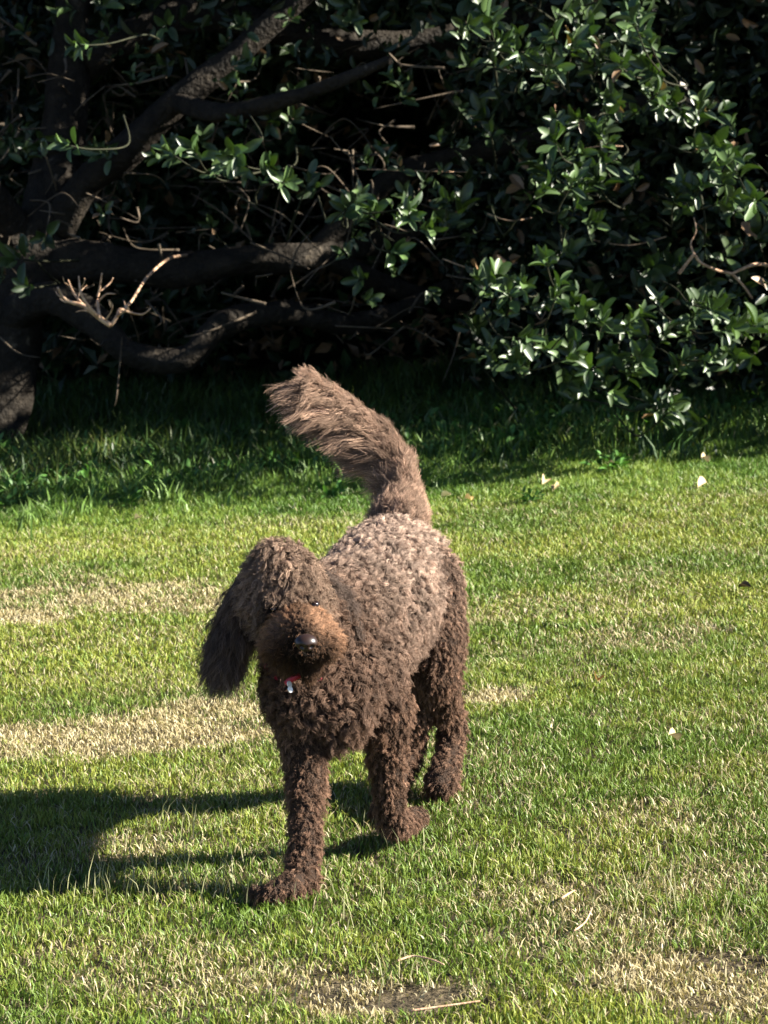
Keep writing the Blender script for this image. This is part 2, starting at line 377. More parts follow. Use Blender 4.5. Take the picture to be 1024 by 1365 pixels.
# dead, bare branches catching the sun
def sub_branches(name, paths, label):
    Vs, Qs, Ts, off = [], [], [], 0
    for k, (pt, r0, r1) in enumerate(paths):
        rad = list(np.linspace(r0, r1, len(pt)) * .72)
        v, q, t3 = tube(pt, rad, seg=7, rough=.05, seed=k); Vs.append(v); Qs.append(q + off); Ts.append(t3 + off); off += len(v)
    o = add_child(name, mesh_np(name, np.concatenate(Vs), [np.concatenate(Qs), np.concatenate(Ts)], M_dead), tree); o['label'] = label; return o
DY = 11.0
d_ = lambda *a: [P(x, y, DY + (z if z else 0)) for x, y, z in a]
sub_branches('dead_branch', [
    (d_((148, 434, 0), (133, 424, 0), (112, 408, .02), (95, 403, .03), (84, 396, .02), (77, 383, 0)), .016, .006),
    (d_((133, 424, 0), (117, 407, -.05), (108, 390, -.06), (105, 368, -.04)), .011, .004),
    (d_((112, 408, .02), (98, 390, .06), (91, 373, .05)), .009, .004),
    (d_((133, 424, 0), (130, 400, .05), (133, 385, .05), (136, 364, .03)), .010, .004),
    (d_((131, 402, .05), (142, 392, .03), (154, 392, 0)), .006, .003),
    (d_((134, 388, .05), (146, 378, .08), (151, 370, .08)), .005, .003),
    (d_((95, 403, .03), (86, 402, .1), (80, 398, .12)), .006, .003), (d_((84, 396, .02), (78, 394, .03), (74, 388, .05)), .004, .002), (d_((91, 380, .05), (86, 376, .02), (84, 369, .0)), .004, .002),
    (d_((107, 385, -.04), (112, 378, -.08), (113, 371, -.1)), .004, .002), (d_((104, 398, .05), (108, 388, .1), (116, 380, .12)), .004, .002), (d_((120, 415, .03), (110, 414, .08), (101, 416, .1)), .005, .002), (d_((140, 428, 0), (148, 416, -.05), (150, 406, -.08), (144, 400, -.1)), .006, .002),
    (d_((148, 434, 0), (156, 422, 0), (160, 412, .02), (172, 416, .05), (190, 419, .04), (201, 411, .02)), .011, .004),
    (d_((156, 422, 0), (164, 416, -.03), (168, 412, -.03), (165, 400, 0)), .008, .003),
    (d_((158, 418, 0), (175, 402, .3), (196, 370, .9), (225, 345, 1.6), (250, 340, 2.1)), .007, .010)], 'bleached bare branch with forked tips catching the sun')
e_ = lambda *a: [P(x, y, 11.35 + (z if z else 0)) for x, y, z in a]
sub_branches('dead_branch', [
    (e_((905, 365, 0), (918, 348, 0), (926, 340, 0), (934, 350, 0), (958, 361, .02), (975, 365, .05), (990, 380, .08), (1003, 398, .1)), .010, .007),
    (e_((926, 340, 0), (921, 325, .02), (928, 308, .05), (925, 290, .08)), .006, .004),
    (e_((975, 365, .05), (1010, 352, .1), (1040, 360, .3)), .008, .012)], 'thin curved bare branch among the leaves')
tag(sub_branches('twig', [([P(x_, y_, 12 + z_) for x_, y_, z_ in ((590 + dx * 30, 345 + dy, dz), (640 + dx * 20, 360 + dy * 1.1, dz), (690 + dx * 10, 350 + dy, dz + .2))], .004, .003) for dx, dy, dz in [(0, 0, .6), (2, -60, .5), (4, 60, .7), (8, -150, .3), (-4, -120, .8), (5, -200, .9), (10, -30, .6)]], 'fine bare twigs among the leaves'), kind='stuff')

LT = [leaf_template(6, .46, .5, .12), leaf_template(6, .42, .7, .3), leaf_template(6, .50, .4, -.05), leaf_template(6, .44, .9, .18)]
LOW = leaf_template(1, .5, .4, .15)
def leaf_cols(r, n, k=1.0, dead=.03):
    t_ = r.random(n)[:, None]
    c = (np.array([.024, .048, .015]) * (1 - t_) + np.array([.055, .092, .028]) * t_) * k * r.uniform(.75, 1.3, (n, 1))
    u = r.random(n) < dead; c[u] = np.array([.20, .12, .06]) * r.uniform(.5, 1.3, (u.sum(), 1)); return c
# sunlit whorls of leaves that stand out in front, one leaf an object each
HERO = [(662, 55), (690, 70), (700, 95), (655, 42), (742, 55), (730, 88), (762, 72), (790, 48), (800, 85), (832, 92), (850, 40), (838, 15), (868, 60), (875, 100), (885, 140),
        (870, 130), (742, 192), (770, 205), (800, 190), (785, 225), (760, 250), (765, 280), (735, 232), (710, 268), (800, 248), (775, 160), (820, 140), (930, 255), (955, 190), (970, 215), (945, 225), (960, 270),
        (900, 265), (985, 235), (1010, 265), (930, 155), (265, 210), (300, 225), (330, 222), (352, 238), (375, 245), (318, 205), (240, 212), (460, 285), (500, 290), (545, 290), (525, 280), (560, 305), (470, 270),
        (650, 385), (680, 395), (700, 385), (730, 355), (740, 400), (765, 430), (800, 440), (690, 450), (720, 465), (750, 480), (790, 490), (820, 475), (850, 480), (870, 540), (900, 500), (935, 480), (960, 440),
        (940, 410), (920, 425), (980, 470), (1000, 440), (690, 490), (810, 520), (885, 555), (840, 430), (880, 455), (520, 335), (100, 195), (120, 60)]
r = np.random.default_rng(21)
hp, hd = [], []
for (a, b_) in HERO:
    yy = 10.74 + .12 * max(0, (a - 512) / 512) + r.uniform(-.15, .25)
    hp.append(np.array(P(a, b_, yy))); hd.append(np.array([r.uniform(-.5, .7), r.uniform(-1.1, -.2), r.uniform(-.1, .9)]))
O, A, U, L = rosettes(r, hp, hd, 7, 10, .066, .096)
ep, ed = [], []
for (a, b_) in HERO:
    if a > 600:
        for _ in range(2):
            ep.append(np.array(P(a + r.normal(0, 20), b_ + r.normal(0, 17), 10.95 + r.uniform(-.12, .25)))); ed.append(np.array([r.uniform(-.5, .8), r.uniform(-1.1, -.2), r.uniform(-.1, .9)]))
for _ in range(46):
    ep.append(np.array(P(r.uniform(-20, 560), 230 * r.random() ** 1.4 - 10, r.uniform(12.2, 13.2)))); ed.append(np.array([r.uniform(-.8, .8), r.uniform(-1.1, -.1), r.uniform(-.4, .9)]))
for _ in range(14):
    ep.append(np.array(P(r.uniform(430, 640), r.uniform(180, 420), r.uniform(11.6, 12.6)))); ed.append(np.array([r.uniform(-.8, .8), r.uniform(-1.1, -.1), r.uniform(-.4, .9)]))
EO, EA, EU, EL = rosettes(r, ep, ed, 5, 8, .055, .085)
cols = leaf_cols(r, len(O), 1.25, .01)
big = np.argsort(-L)[:296]; bigset = set(big.tolist())
shared = []
for vi in range(4):
    for cj in range(5):
        base_c = leaf_cols(r, 1, 1.4, 0)  # front leaves painted lighter than the shell, sunlight put into their colour
        shared.append(mesh_np('leaf', LT[vi][0], [LT[vi][1]], M_leafm, np.repeat(base_c, len(LT[vi][0]), 0)))
for k in big:
    y = Vector(A[k]).normalized(); x = y.cross(Vector(U[k])).normalized(); z = x.cross(y)
    m = Matrix((x, y, z)).transposed().to_4x4(); m.translation = Vector(O[k]) - TB
    s = L[k]; o = link('leaf', shared[r.integers(0, len(shared))], tree); o.matrix_local = m @ Matrix.Diagonal((s, s, s, 1))
rest = np.array([k for k in range(len(O)) if k not in bigset])
hero_rest = [place_leaves(LT[1], O[rest], A[rest], U[rest], L[rest], cols[rest]), place_leaves(leaf_template(4, .46, .6, .2), EO, EA, EU, EL, leaf_cols(r, len(EO), .95, .02))]
# stems of the whorls, curving back into the crown
SV, SQ, ST, off = [], [], [], 0
def add_stem(pts, r0, r1, k):
    global off
    v, q, t3 = tube(pts, list(np.linspace(r0, r1, len(pts))), seg=4, rough=.05, seed=k); SV.append(v); SQ.append(q + off); ST.append(t3 + off); off += len(v)
for k, (p, d) in enumerate(zip(hp, hd)):
    p = Vector(p); d = Vector(d).normalized()
    add_stem([p + d * .03, p - d * .10, p - d * .22 + Vector((.03, .16, .03)), p - d * .25 + Vector((random.uniform(-.06, .1), .7, random.uniform(.0, .15)))], .0028, .005, k)

# crown: dome shell of whorls + inner mass
CC = np.array([.9, 15.38, 0]); RX, RZ = 5.2, 6.2
def openness(p):
    """1 inside the gap at the left front where the limbs are seen"""
    u, v = px_of(p[:, 0], p[:, 1]); dep = p[:, 1] * CP - (p[:, 2] - H) * SP
    v = 682.5 - F * (p[:, 1] * SP + (p[:, 2] - H) * CP) / dep; u = 512 + F * p[:, 0] / dep
    gap = (1 - sstep(430, 640, u)) * sstep(150, 330, v)
    low = sstep(500, 560, v - np.clip((u - 750) * .12, -10, 40))
    low = np.maximum(low, (1 - sstep(600, 680, u)) * sstep(330, 420, v))
    return np.clip(np.maximum(gap * .82, low), 0, 1) * (np.abs(u - 512) < 900)
GAPS = [(P(205, 172, 12.85), .20), (P(250, 472, 12.65), .07), (P(252, 398, 12.95), .07), (P(60, 320, 13.05), .12), (P(410, 335, 13.05), .09), (P(150, 300, 13.6), .16),
        (P(120, 400, 12.8), .06), (P(300, 90, 13.5), .12), (P(420, 120, 13.0), .10), (P(470, 180, 13.6), .14), (P(20, 350, 13), .10), (P(330, 300, 13.6), .12), (P(600, 330, 12.4), .10), (P(700, 300, 12.2), .12),
        (P(610, 130, 12.2), .14), (P(150, 480, 13.2), .08), (P(520, 500, 13.4), .07), (P(8, 600, 11.6), .09), (P(250, 200, 14), .2), (P(380, 60, 13.6), .12)]
def in_gap(p):  # leaves taken out along the sun's rays, shaped so flecks of light get in
    m = np.zeros(len(p), bool); s_ = np.array(sv)
    for q, rd_ in GAPS:
        v = p - np.array(q); a = v @ s_; d = np.linalg.norm(v - a[:, None] * s_, axis=1); m |= (d < rd_ * .75 + .04) & (a > .03)
    return m
def cut(p):  # unseen right side of the crown trimmed away so sun reaches the front whorls
    return (p[:, 0] > 1.2) & (p[:, 1] < 11.12) & (p[:, 2] < .57 * p[:, 0] + 1.9)
def shell_points(r, n, t0, t1, zmin=.25):
    a = r.uniform(-np.pi, .0, n) if t0 > .8 else r.uniform(-np.pi, np.pi, n); ce = r.random(n); el = np.arcsin(ce)
    k = r.uniform(t0, t1, n)
    lum = 1 + .10 * (vnoise(a * 3, el * 3, .5, 60) - .5)
    d = np.stack([np.cos(el) * np.cos(a), np.cos(el) * np.sin(a), np.sin(el)], 1)
    p = CC + d * np.array([RX, RX, RZ]) * (k * lum)[:, None]
    keep = (p[:, 2] > zmin); return p[keep], d[keep]
r = np.random.default_rng(22)
p1, d1 = shell_points(r, 5200, .84, .99); m = r.random(len(p1)) > openness(p1); u1 = 512 + F * p1[:, 0] / p1[:, 1]; infr = (np.abs(u1 - 512) < 560) & (p1[:, 2] < 3.0)
m &= vnoise(p1[:, 0], p1[:, 2], .45, 71, 2) > np.where(infr, .64, .38); p1[infr] += np.array([0, .92, 0]); m &= ~cut(p1); m &= ~in_gap(p1); p1, d1 = p1[m], d1[m]
dd = d1 + r.normal(0, .45, d1.shape) + np.array([0, 0, .2])
O, A, U, L = rosettes(r, p1, dd, 5, 8, .06, .10)
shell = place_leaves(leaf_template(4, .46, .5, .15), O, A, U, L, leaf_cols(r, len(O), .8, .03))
for k in range(0, len(p1), 2):
    p = Vector(p1[k]); d = Vector(dd[k]).normalized(); add_stem([p, p - d * .15, p - d * .3 + Vector((0, .2, 0))], .003, .007, k)
p2, d2 = shell_points(r, 200000, .35, .86, .1); dist = r.random(len(p2))
opn = openness(p2); front = p2[:, 1] < 15.0
keep = (~front) | (r.random(len(p2)) > opn * .985); keep &= ~((p2[:, 2] < 1.7) & (p2[:, 0] < .3) & (p2[:, 1] < 14.6) & (p2[:, 0] > -3.6))
u2 = 512 + F * p2[:, 0] / p2[:, 1]; vis = (np.abs(u2 - 512) < 560) & (p2[:, 2] < 2.7) & (p2[:, 1] < 14.5)
p2[vis] += np.array([0, 1.25, 0]); keep &= ~in_gap(p2) & ~cut(p2); vis = vis[keep]; p2 = p2[keep]
def rnd_leaves(tm, p, k, dead, l0=.08, l1=.15):
    n = len(p); return place_leaves(tm, p, r.normal(0, 1, (n, 3)), r.normal(0, 1, (n, 3)), r.uniform(l0, l1, n), leaf_cols(r, n, k, dead))
inner = rnd_leaves(LOW, p2[~vis], .55, .05); inner_v = rnd_leaves(leaf_template(3, .44, .5, .2), p2[vis], .42, .05, .06, .10)  # inner leaves painted darker, shade inside the crown put into their colour
def join_leaves(lst):
    V, T_, K_, o_ = [], [], [], 0
    for v, t3, c in lst: V.append(v); T_.append(t3 + o_); K_.append(c); o_ += len(v)
    return np.concatenate(V), np.concatenate(T_), np.concatenate(K_)
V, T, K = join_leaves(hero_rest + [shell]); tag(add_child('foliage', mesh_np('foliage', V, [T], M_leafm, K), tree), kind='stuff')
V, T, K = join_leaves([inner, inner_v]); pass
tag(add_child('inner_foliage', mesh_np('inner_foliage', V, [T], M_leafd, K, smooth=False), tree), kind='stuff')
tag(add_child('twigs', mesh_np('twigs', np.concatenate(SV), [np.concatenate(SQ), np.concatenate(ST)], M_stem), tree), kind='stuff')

r = np.random.default_rng(25); TVs, TQs, TTs, off2 = [], [], [], 0
for k in range(360):
    c0 = Vector(P(r.uniform(-60, 620), r.uniform(60, 460), r.uniform(12.6, 14.6))); d = Vector(r.normal(0, 1, 3)); d.z *= .6; d.normalize(); L_ = r.uniform(.06, .38)
    w1 = Vector(r.normal(0, .05, 3)); v, q, t3 = tube([c0, c0 + d * L_ * .5 + w1, c0 + d * L_ + w1 * r.uniform(-1, 2)], [r.uniform(.003, .010), .005, .002], seg=3, rough=0, seed=k)
    TVs.append(v); TQs.append(q + off2); TTs.append(t3 + off2); off2 += len(v)
tag(add_child('dead_twigs', mesh_np('dead_twigs', np.concatenate(TVs), [np.concatenate(TQs), np.concatenate(TTs)], M_twig), tree), kind='stuff')

# ------------------------------------------------------------------ undergrowth behind and broad-leaved weeds
def weeds(name, label, centers, seed, sizes, cat='weeds', k=(7, 14), colk=2.2, single=False):
    r = np.random.default_rng(seed); O, A, U, L = [], [], [], []
    for (x, y, s) in centers:
        z = float(ground_z(np.array([x]), np.array([y]))[0])
        for _ in range(r.integers(*k)):
            th = r.random() * 6.28; el = r.uniform(.15, 1.2); ax = np.array([math.cos(th) * math.cos(el), math.sin(th) * math.cos(el), math.sin(el)])
            O.append(np.array([x, y, z + .01]) + ax * r.uniform(0, s * .9) * np.array([1, 1, .9])); A.append(ax + r.normal(0, .4, 3)); U.append(np.array([0, 0, 1.0]) + r.normal(0, .3, 3)); L.append(s * r.uniform(*sizes))
    n = len(O); c = np.array([.05, .115, .025]) * colk / 1.5 * r.uniform(.6, 1.35, (n, 1))
    v, t3, c = place_leaves(leaf_template(2, .45, .4, .25), np.array(O), np.array(A), np.array(U), np.array(L), c)
    o = link(name, mesh_np(name, v, [t3], M_leafm2, c)); return o
M_leafm2 = attr_mat('weed_leaf', rough=.45, spec=.35, trans=.2, tcol=(1.1, 1.2, .5, 1))
r = np.random.default_rng(31)
cs = []
for k_ in range(1900):
    x = r.uniform(-2.6, 2.8) if k_ < 900 else r.uniform(.2, 2.6); e = 10.9 + (x + 1.5) * .42; y = e + abs(r.normal(0, 1.0)); cs.append((x, y, r.uniform(.05, .11)))
tag(weeds('ground_cover', '', cs, 32, (.3, .6)), 'low broad-leaved ground cover creeping out from under the tree', 'ground cover', kind='stuff')
def one_weed(px, py, s, seed, label, colk=2.2, k=(40, 55)):
    g = G(px, py); c_ = [(g.x + r.normal(0, s * .35), g.y + r.normal(0, s * .2), s) for _ in range(1)]
    tag(weeds('weed', '', c_, seed, (.35, .6), k=k, colk=colk), label, 'weed')
one_weed(183, 680, .085, 41, 'grey green leafy weed at the shade edge on the left of the lawn', 1.9)
one_weed(440, 672, .085, 42, 'bright leafy weed at the shade edge left of the dog tail', 2.6)
one_weed(700, 676, .06, 43, 'blue green flat leafy weed right of the dog rump beside fallen leaves', 1.7)
one_weed(8, 620, .12, 44, 'sunlit leafy weed at the far left edge in the shade', 2.6)
one_weed(840, 632, .10, 45, 'bright green leafy weed tuft at the shade edge on the right', 2.6)

# understorey on the bank behind the tree
n = 42000; x = r.uniform(-8, 9, n); y = r.uniform(15.4, 23, n); g = ground_z(x, y); z = g + r.random(n) ** 1.5 * (1.6 * vnoise(x, y, 1.0, 55, 2) + .15)
v, t3, c = place_leaves(LOW, np.stack([x, y, z], 1), r.normal(0, 1, (n, 3)), r.normal(0, 1, (n, 3)) + np.array([0, -.5, 1]), r.uniform(.05, .14, n), leaf_cols(r, n, 1.0, .5) * 1.3)
tag(link('undergrowth', mesh_np('undergrowth', v, [t3], M_leafd, c, smooth=False)), 'dark tangled undergrowth on the bank behind the tree', 'undergrowth', kind='stuff')

# ------------------------------------------------------------------ fallen leaves and sticks on the lawn
M_dry = attr_mat('dry_leaf', rough=.6, spec=.2, trans=.15, noise=(60, .8, 1.15))
FALLEN = [((594, 672), .050, (.62, .55, .30), 'pale yellow fallen leaf just right of the dog tail'), ((625, 674), .05, (.55, .38, .16), 'tan fallen leaf second to the right of the dog tail'),
          ((727, 652), .075, (.60, .45, .28), 'curled tan fallen leaf, upper of the close pair at the shade edge'), ((740, 661), .055, (.62, .48, .26), 'small tan fallen leaf, lower of the close pair at the shade edge'),
          ((938, 656), .075, (.62, .45, .28), 'curled tan fallen leaf below the hanging foliage on the right'), ((816, 632), .06, (.58, .45, .28), 'tan fallen leaf in the weeds at the shade edge'),
          ((941, 623), .065, (.52, .42, .25), 'tan fallen leaf closest to the shade on the far right'), ((797, 922), .055, (.52, .30, .10), 'orange brown fallen leaf alone in mid lawn right of the dog'),
          ((390, 686), .055, (.62, .60, .42), 'pale fallen leaf left of the dog rump'), ((184, 702), .05, (.60, .52, .28), 'pale yellow fallen leaf on the left below the grey green weed'),
          ((222, 702), .04, (.55, .5, .3), 'small pale fallen leaf right of another on the left lawn'), ((993, 796), .045, (.10, .07, .04), 'small dark brown fallen leaf near the right edge of the lawn'),
          ((900, 1003), .05, (.45, .36, .2), 'crumpled straw coloured fallen leaf in the lawn on the right')]
r = np.random.default_rng(51)
for (px, py), s, c, lab in FALLEN:
    g = G(px, py); tv, tt = leaf_template(4, .55, 1.1, .22)
    a = r.uniform(-.9, .9) + (0 if r.random() < .5 else math.pi); v = tv * s * .95; c = tuple(k_ * .85 for k_ in c)
    R_ = np.array(Euler((r.uniform(-.3, .4), r.uniform(.25, .6), a)).to_matrix()); v = v @ R_.T; v = v - np.array([v[:, 0].mean(), v[:, 1].mean(), v[:, 2].min()])
    o = link('fallen_leaf', mesh_np('fallen_leaf', v, [tt], M_dry, np.repeat(np.array([c]), len(v), 0)))
    o.location = (g.x, g.y, float(ground_z(np.array([g.x]), np.array([g.y]))[0]) + .022)
    m_ = o.data.materials; tag(o, lab, 'leaf', 'fallen leaves on the lawn')
def stick(pts, rr_, lab):
    ps = [G(a, b_) for a, b_ in pts]; c0 = ps[0]
    ps = [Vector((p.x, p.y, float(ground_z(np.array([p.x]), np.array([p.y]))[0]) + .024)) for p in ps]
    v, q, t3 = tube(ps, [rr_ * k for k in np.linspace(1, .6, len(ps))], seg=6, rough=.1, seed=3)
    o = link('stick', mesh_np('stick', v - np.array(ps[0]), [q, t3], M_dead)); o.location = ps[0]; tag(o, lab, 'stick', 'dry sticks on the lawn')
stick([(530, 1296), (550, 1290), (572, 1294), (592, 1302)], .0022, 'short pale stick above the bare soil patch at the bottom')
stick([(545, 1363), (590, 1357), (640, 1350)], .0025, 'long pale stick along the bottom edge of the picture')
stick([(748, 1214), (757, 1208), (766, 1203)], .0028, 'short thick pale stick right of centre in the lower lawn')
stick([(765, 1258), (780, 1246), (790, 1225)], .002, 'bent dry stick right of the short thick one')

# ------------------------------------------------------------------ the dog
M_nose, t, b = new_mat('nose'); b.inputs['Base Color'].default_value = (.022, .011, .008, 1); b.inputs['Roughness'].default_value = .36
M_eye, t, b = new_mat('eye'); b.inputs['Base Color'].default_value = (.012, .006, .004, 1); b.inputs['Roughness'].default_value = .08
M_red, t, b = new_mat('red_collar'); b.inputs['Base Color'].default_value = (.45, .02, .05, 1); b.inputs['Roughness'].default_value = .5
M_tag, t, b = new_mat('metal_tag'); b.inputs['Base Color'].default_value = (.85, .85, .84, 1); b.inputs['Metallic'].default_value = .15; b.inputs['Roughness'].default_value = .25
M_claw, t, b = new_mat('claw'); b.inputs['Base Color'].default_value = (.03, .02, .015, 1); b.inputs['Roughness'].default_value = .4

dog = empty('dog', (-.06, 5.7, 0), 'curly haired chocolate brown dog walking towards the camera with its tail raised', 'dog')
def chain(region, *nodes, n=7):
    """nodes: (px, py, Y, r)"""
    out_ = []; pp = [(P(a, b_, c), r_) for a, b_, c, r_ in nodes]
    for i_ in range(len(pp) - 1):
        for k in range(n):
            t_ = k / n; out_.append((pp[i_][0].lerp(pp[i_ + 1][0], t_), pp[i_][1] * (1 - t_) + pp[i_ + 1][1] * t_, region))
    out_.append((pp[-1][0], pp[-1][1], region)); return out_
B = []
B += chain('body', (522, 772, 6.05, .124), (497, 803, 5.84, .122), (459, 856, 5.62, .114), (440, 898, 5.50, .106), n=5)
B += chain('body', (440, 898, 5.50, .106), (436, 925, 5.46, .092), (440, 940, 5.46, .078), n=3)         # brisket
B += chain('body', (500, 822, 5.86, .10), (530, 825, 6.02, .09), n=3)                                   # belly and loin
B += chain('body', (470, 815, 5.66, .105), (425, 838, 5.50, .095), (392, 812, 5.42, .080), n=4)          # neck
B += chain('body', (412, 880, 5.46, .082), (402, 925, 5.42, .066), n=3)
B += chain('body', (482, 885, 5.56, .074), (502, 930, 5.54, .054), n=3)
B += chain('leg', (404, 935, 5.44, .062), (407, 1005, 5.42, .042), (408, 1080, 5.37, .031), (405, 1140, 5.32, .030), (402, 1172, 5.29, .032), n=7)
B += chain('paw', (402, 1176, 5.285, .030), (385, 1184, 5.255, .030), (362, 1192, 5.235, .022), n=5)
B += chain('leg', (510, 940, 5.55, .058), (514, 1000, 5.55, .036), (518, 1055, 5.56, .028), (522, 1094, 5.57, .027), n=7)
B += chain('paw', (526, 1096, 5.57, .030), (540, 1096, 5.63, .024), (556, 1088, 5.70, .022), n=5)
B += chain('leg', (558, 780, 6.02, .094), (573, 850, 5.98, .074), (580, 900, 5.95, .050), (590, 935, 6.02, .037), (604, 966, 6.09, .030), (598, 1008, 6.02, .026), (588, 1042, 5.95, .033), n=6)
B += chain('paw', (590, 1042, 5.98, .034), (586, 1052, 5.93, .026), n=4)
B += chain('leg', (505, 815, 6.06, .10), (535, 880, 6.00, .070), (546, 940, 6.00, .045), (550, 990, 6.06, .026), (534, 1030, 5.98, .024), (518, 1072, 5.87, .028), n=6)
B += chain('paw', (516, 1078, 5.86, .028), (508, 1082, 5.81, .024), n=4)
B += chain('tail', (532, 700, 6.18, .050), (536, 665, 6.25, .029), (530, 617, 6.29, .023), (506, 578, 6.30, .017), (466, 545, 6.28, .014), (434, 522, 6.26, .011), (410, 505, 6.25, .008), n=7)
B += chain('head', (384, 802, 5.37, .072), (376, 787, 5.34, .072), n=3)
B += chain('head', (376, 768, 5.33, .058), (372, 757, 5.32, .048), n=2)
B += chain('muzzle', (392, 828, 5.30, .050), (400, 843, 5.22, .040), (405, 853, 5.17, .034), n=4) + chain('muzzle', (380, 858, 5.20, .034), (427, 855, 5.20, .032), n=4) + chain('muzzle', (380, 838, 5.25, .028), (420, 834, 5.25, .027), n=4)
B += chain('muzzle', (398, 872, 5.25, .036), (404, 880, 5.215, .026), n=3)
B += chain('ear', (342, 772, 5.36, .030), (322, 812, 5.37, .028), (306, 855, 5.36, .028), (301, 872, 5.35, .022), n=6)
B += chain('ear', (420, 772, 5.40, .024), (446, 802, 5.44, .024), (458, 835, 5.45, .026), n=5)
# toes
for (a, b_, c) in [(347, 1196, 5.235), (340, 1188, 5.25), (358, 1200, 5.225), (371, 1200, 5.23)]:
    B += [(P(a, b_, c), .015, 'paw')]
for (a, b_, c) in [(560, 1084, 5.71), (564, 1090, 5.70), (557, 1092, 5.69)]: B += [(P(a, b_, c), .013, 'paw')]

bm = bmesh.new()
for c_, r_, _ in B:
    bmesh.ops.create_icosphere(bm, subdivisions=2 if r_ < .05 else 3, radius=r_, matrix=Matrix.Translation(c_))
me = bpy.data.meshes.new('raw'); bm.to_mesh(me); bm.free()
tmp = link('raw', me)
md = tmp.modifiers.new('remesh', 'REMESH'); md.mode = 'VOXEL'; md.voxel_size = .0065
md2 = tmp.modifiers.new('smooth', 'SMOOTH'); md2.iterations = 10; md2.factor = .6
dg = bpy.context.evaluated_depsgraph_get()
body_me = bpy.data.meshes.new_from_object(tmp.evaluated_get(dg), depsgraph=dg)
bpy.data.objects.remove(tmp); body_me.name = 'body'
body_me.materials.clear(); body_me.materials.append(M_skin)
for p_ in body_me.polygons: p_.use_smooth = True
body = add_child('body', body_me, dog)

# surface samples
body_me.calc_loop_triangles()
nv = len(body_me.vertices); VC = np.empty(nv * 3, np.float32); body_me.vertices.foreach_get('co', VC); VC = VC.reshape(-1, 3)
VN = np.empty(nv * 3, np.float32); body_me.vertices.foreach_get('normal', VN); VN = VN.reshape(-1, 3)
nt_ = len(body_me.loop_triangles); TI = np.empty(nt_ * 3, np.int32); body_me.loop_triangles.foreach_get('vertices', TI); TI = TI.reshape(-1, 3)
ar = np.linalg.norm(np.cross(VC[TI[:, 1]] - VC[TI[:, 0]], VC[TI[:, 2]] - VC[TI[:, 0]]), axis=1) * .5
BC = np.array([tuple(b_[0]) for b_ in B]); BR = np.array([b_[1] for b_ in B]); REG = np.array([b_[2] for b_ in B])
nxt = np.zeros_like(BC); nxt[:-1] = BC[1:] - BC[:-1]; nxt[-1] = nxt[-2]
def sample(n, seed):
    r = np.random.default_rng(seed); k = r.choice(nt_, n, p=ar / ar.sum()); u, v = r.random(n), r.random(n); m = u + v > 1; u[m], v[m] = 1 - u[m], 1 - v[m]
    wts = np.stack([1 - u - v, u, v], 1)[:, :, None]; p = (VC[TI[k]] * wts).sum(1); nn = unit((VN[TI[k]] * wts).sum(1))
    d = np.linalg.norm(p[:, None] - BC[None], axis=2) - BR[None]; j = d.argmin(1)
    return p, nn, REG[j], j, r
HAIR = {'pos': [], 'rad': [], 'col': []}
NP = 8
def fur(p, nn, flow, stiff, L, R, turns, ns, spread, rad, c_root, c_tip, r, jitter=.25, sway=0.0, conv=.55):
    """clumps of curling strands; all inputs per clump"""
    n = len(p)
    d = unit(nn * stiff[:, None] + flow * (1 - stiff)[:, None] + r.normal(0, jitter, (n, 3)))
    g = np.cross(d, nn + .01); u = unit(g); v = np.cross(d, u)
    ph = r.random(n) * 6.28; t_ = np.linspace(0, 1, NP); hand = np.where(r.random(n) < .5, -1, 1)
    bendv = unit(flow + np.array([0, 0, -.6])) * 1.0
    base = p[:, None] + d[:, None] * (L[:, None] * t_[None])[..., None] + bendv[:, None] * (L[:, None] * (t_[None] ** 2) * (.35 + sway))[..., None]
    for s in range(ns):
        o = (r.normal(0, 1, (n, 1, 3)) * spread[:, None, None]); o = o - (o * nn[:, None]).sum(-1, keepdims=True) * nn[:, None] * .8
        ang = ph[:, None] + hand[:, None] * 6.283 * turns[:, None] * t_[None] * r.uniform(.85, 1.15, (n, 1)) + r.normal(0, .35, (n, 1))
        env = R[:, None] * np.minimum(1, t_[None] * 2.5) * r.uniform(.7, 1.3, (n, 1))
        q = base + o * (1 - conv * t_[None, :, None]) + env[..., None] * (np.cos(ang)[..., None] * u[:, None] + np.sin(ang)[..., None] * v[:, None]) + r.normal(0, .0006, (n, NP, 3))
        lk = r.uniform(.75, 1.08, (n, 1, 1)); q = q[:, :1] + (q - q[:, :1]) * lk
        HAIR['pos'].append(q); HAIR['rad'].append(rad[:, None] * (1 - .55 * t_[None] ** 2) * np.ones((n, 1)))
        cc = c_root[:, None] * (1 - t_[None, :, None] ** .8) + c_tip[:, None] * t_[None, :, None] ** .8
        HAIR['col'].append(cc * r.uniform(.75, 1.25, (n, 1, 1)))

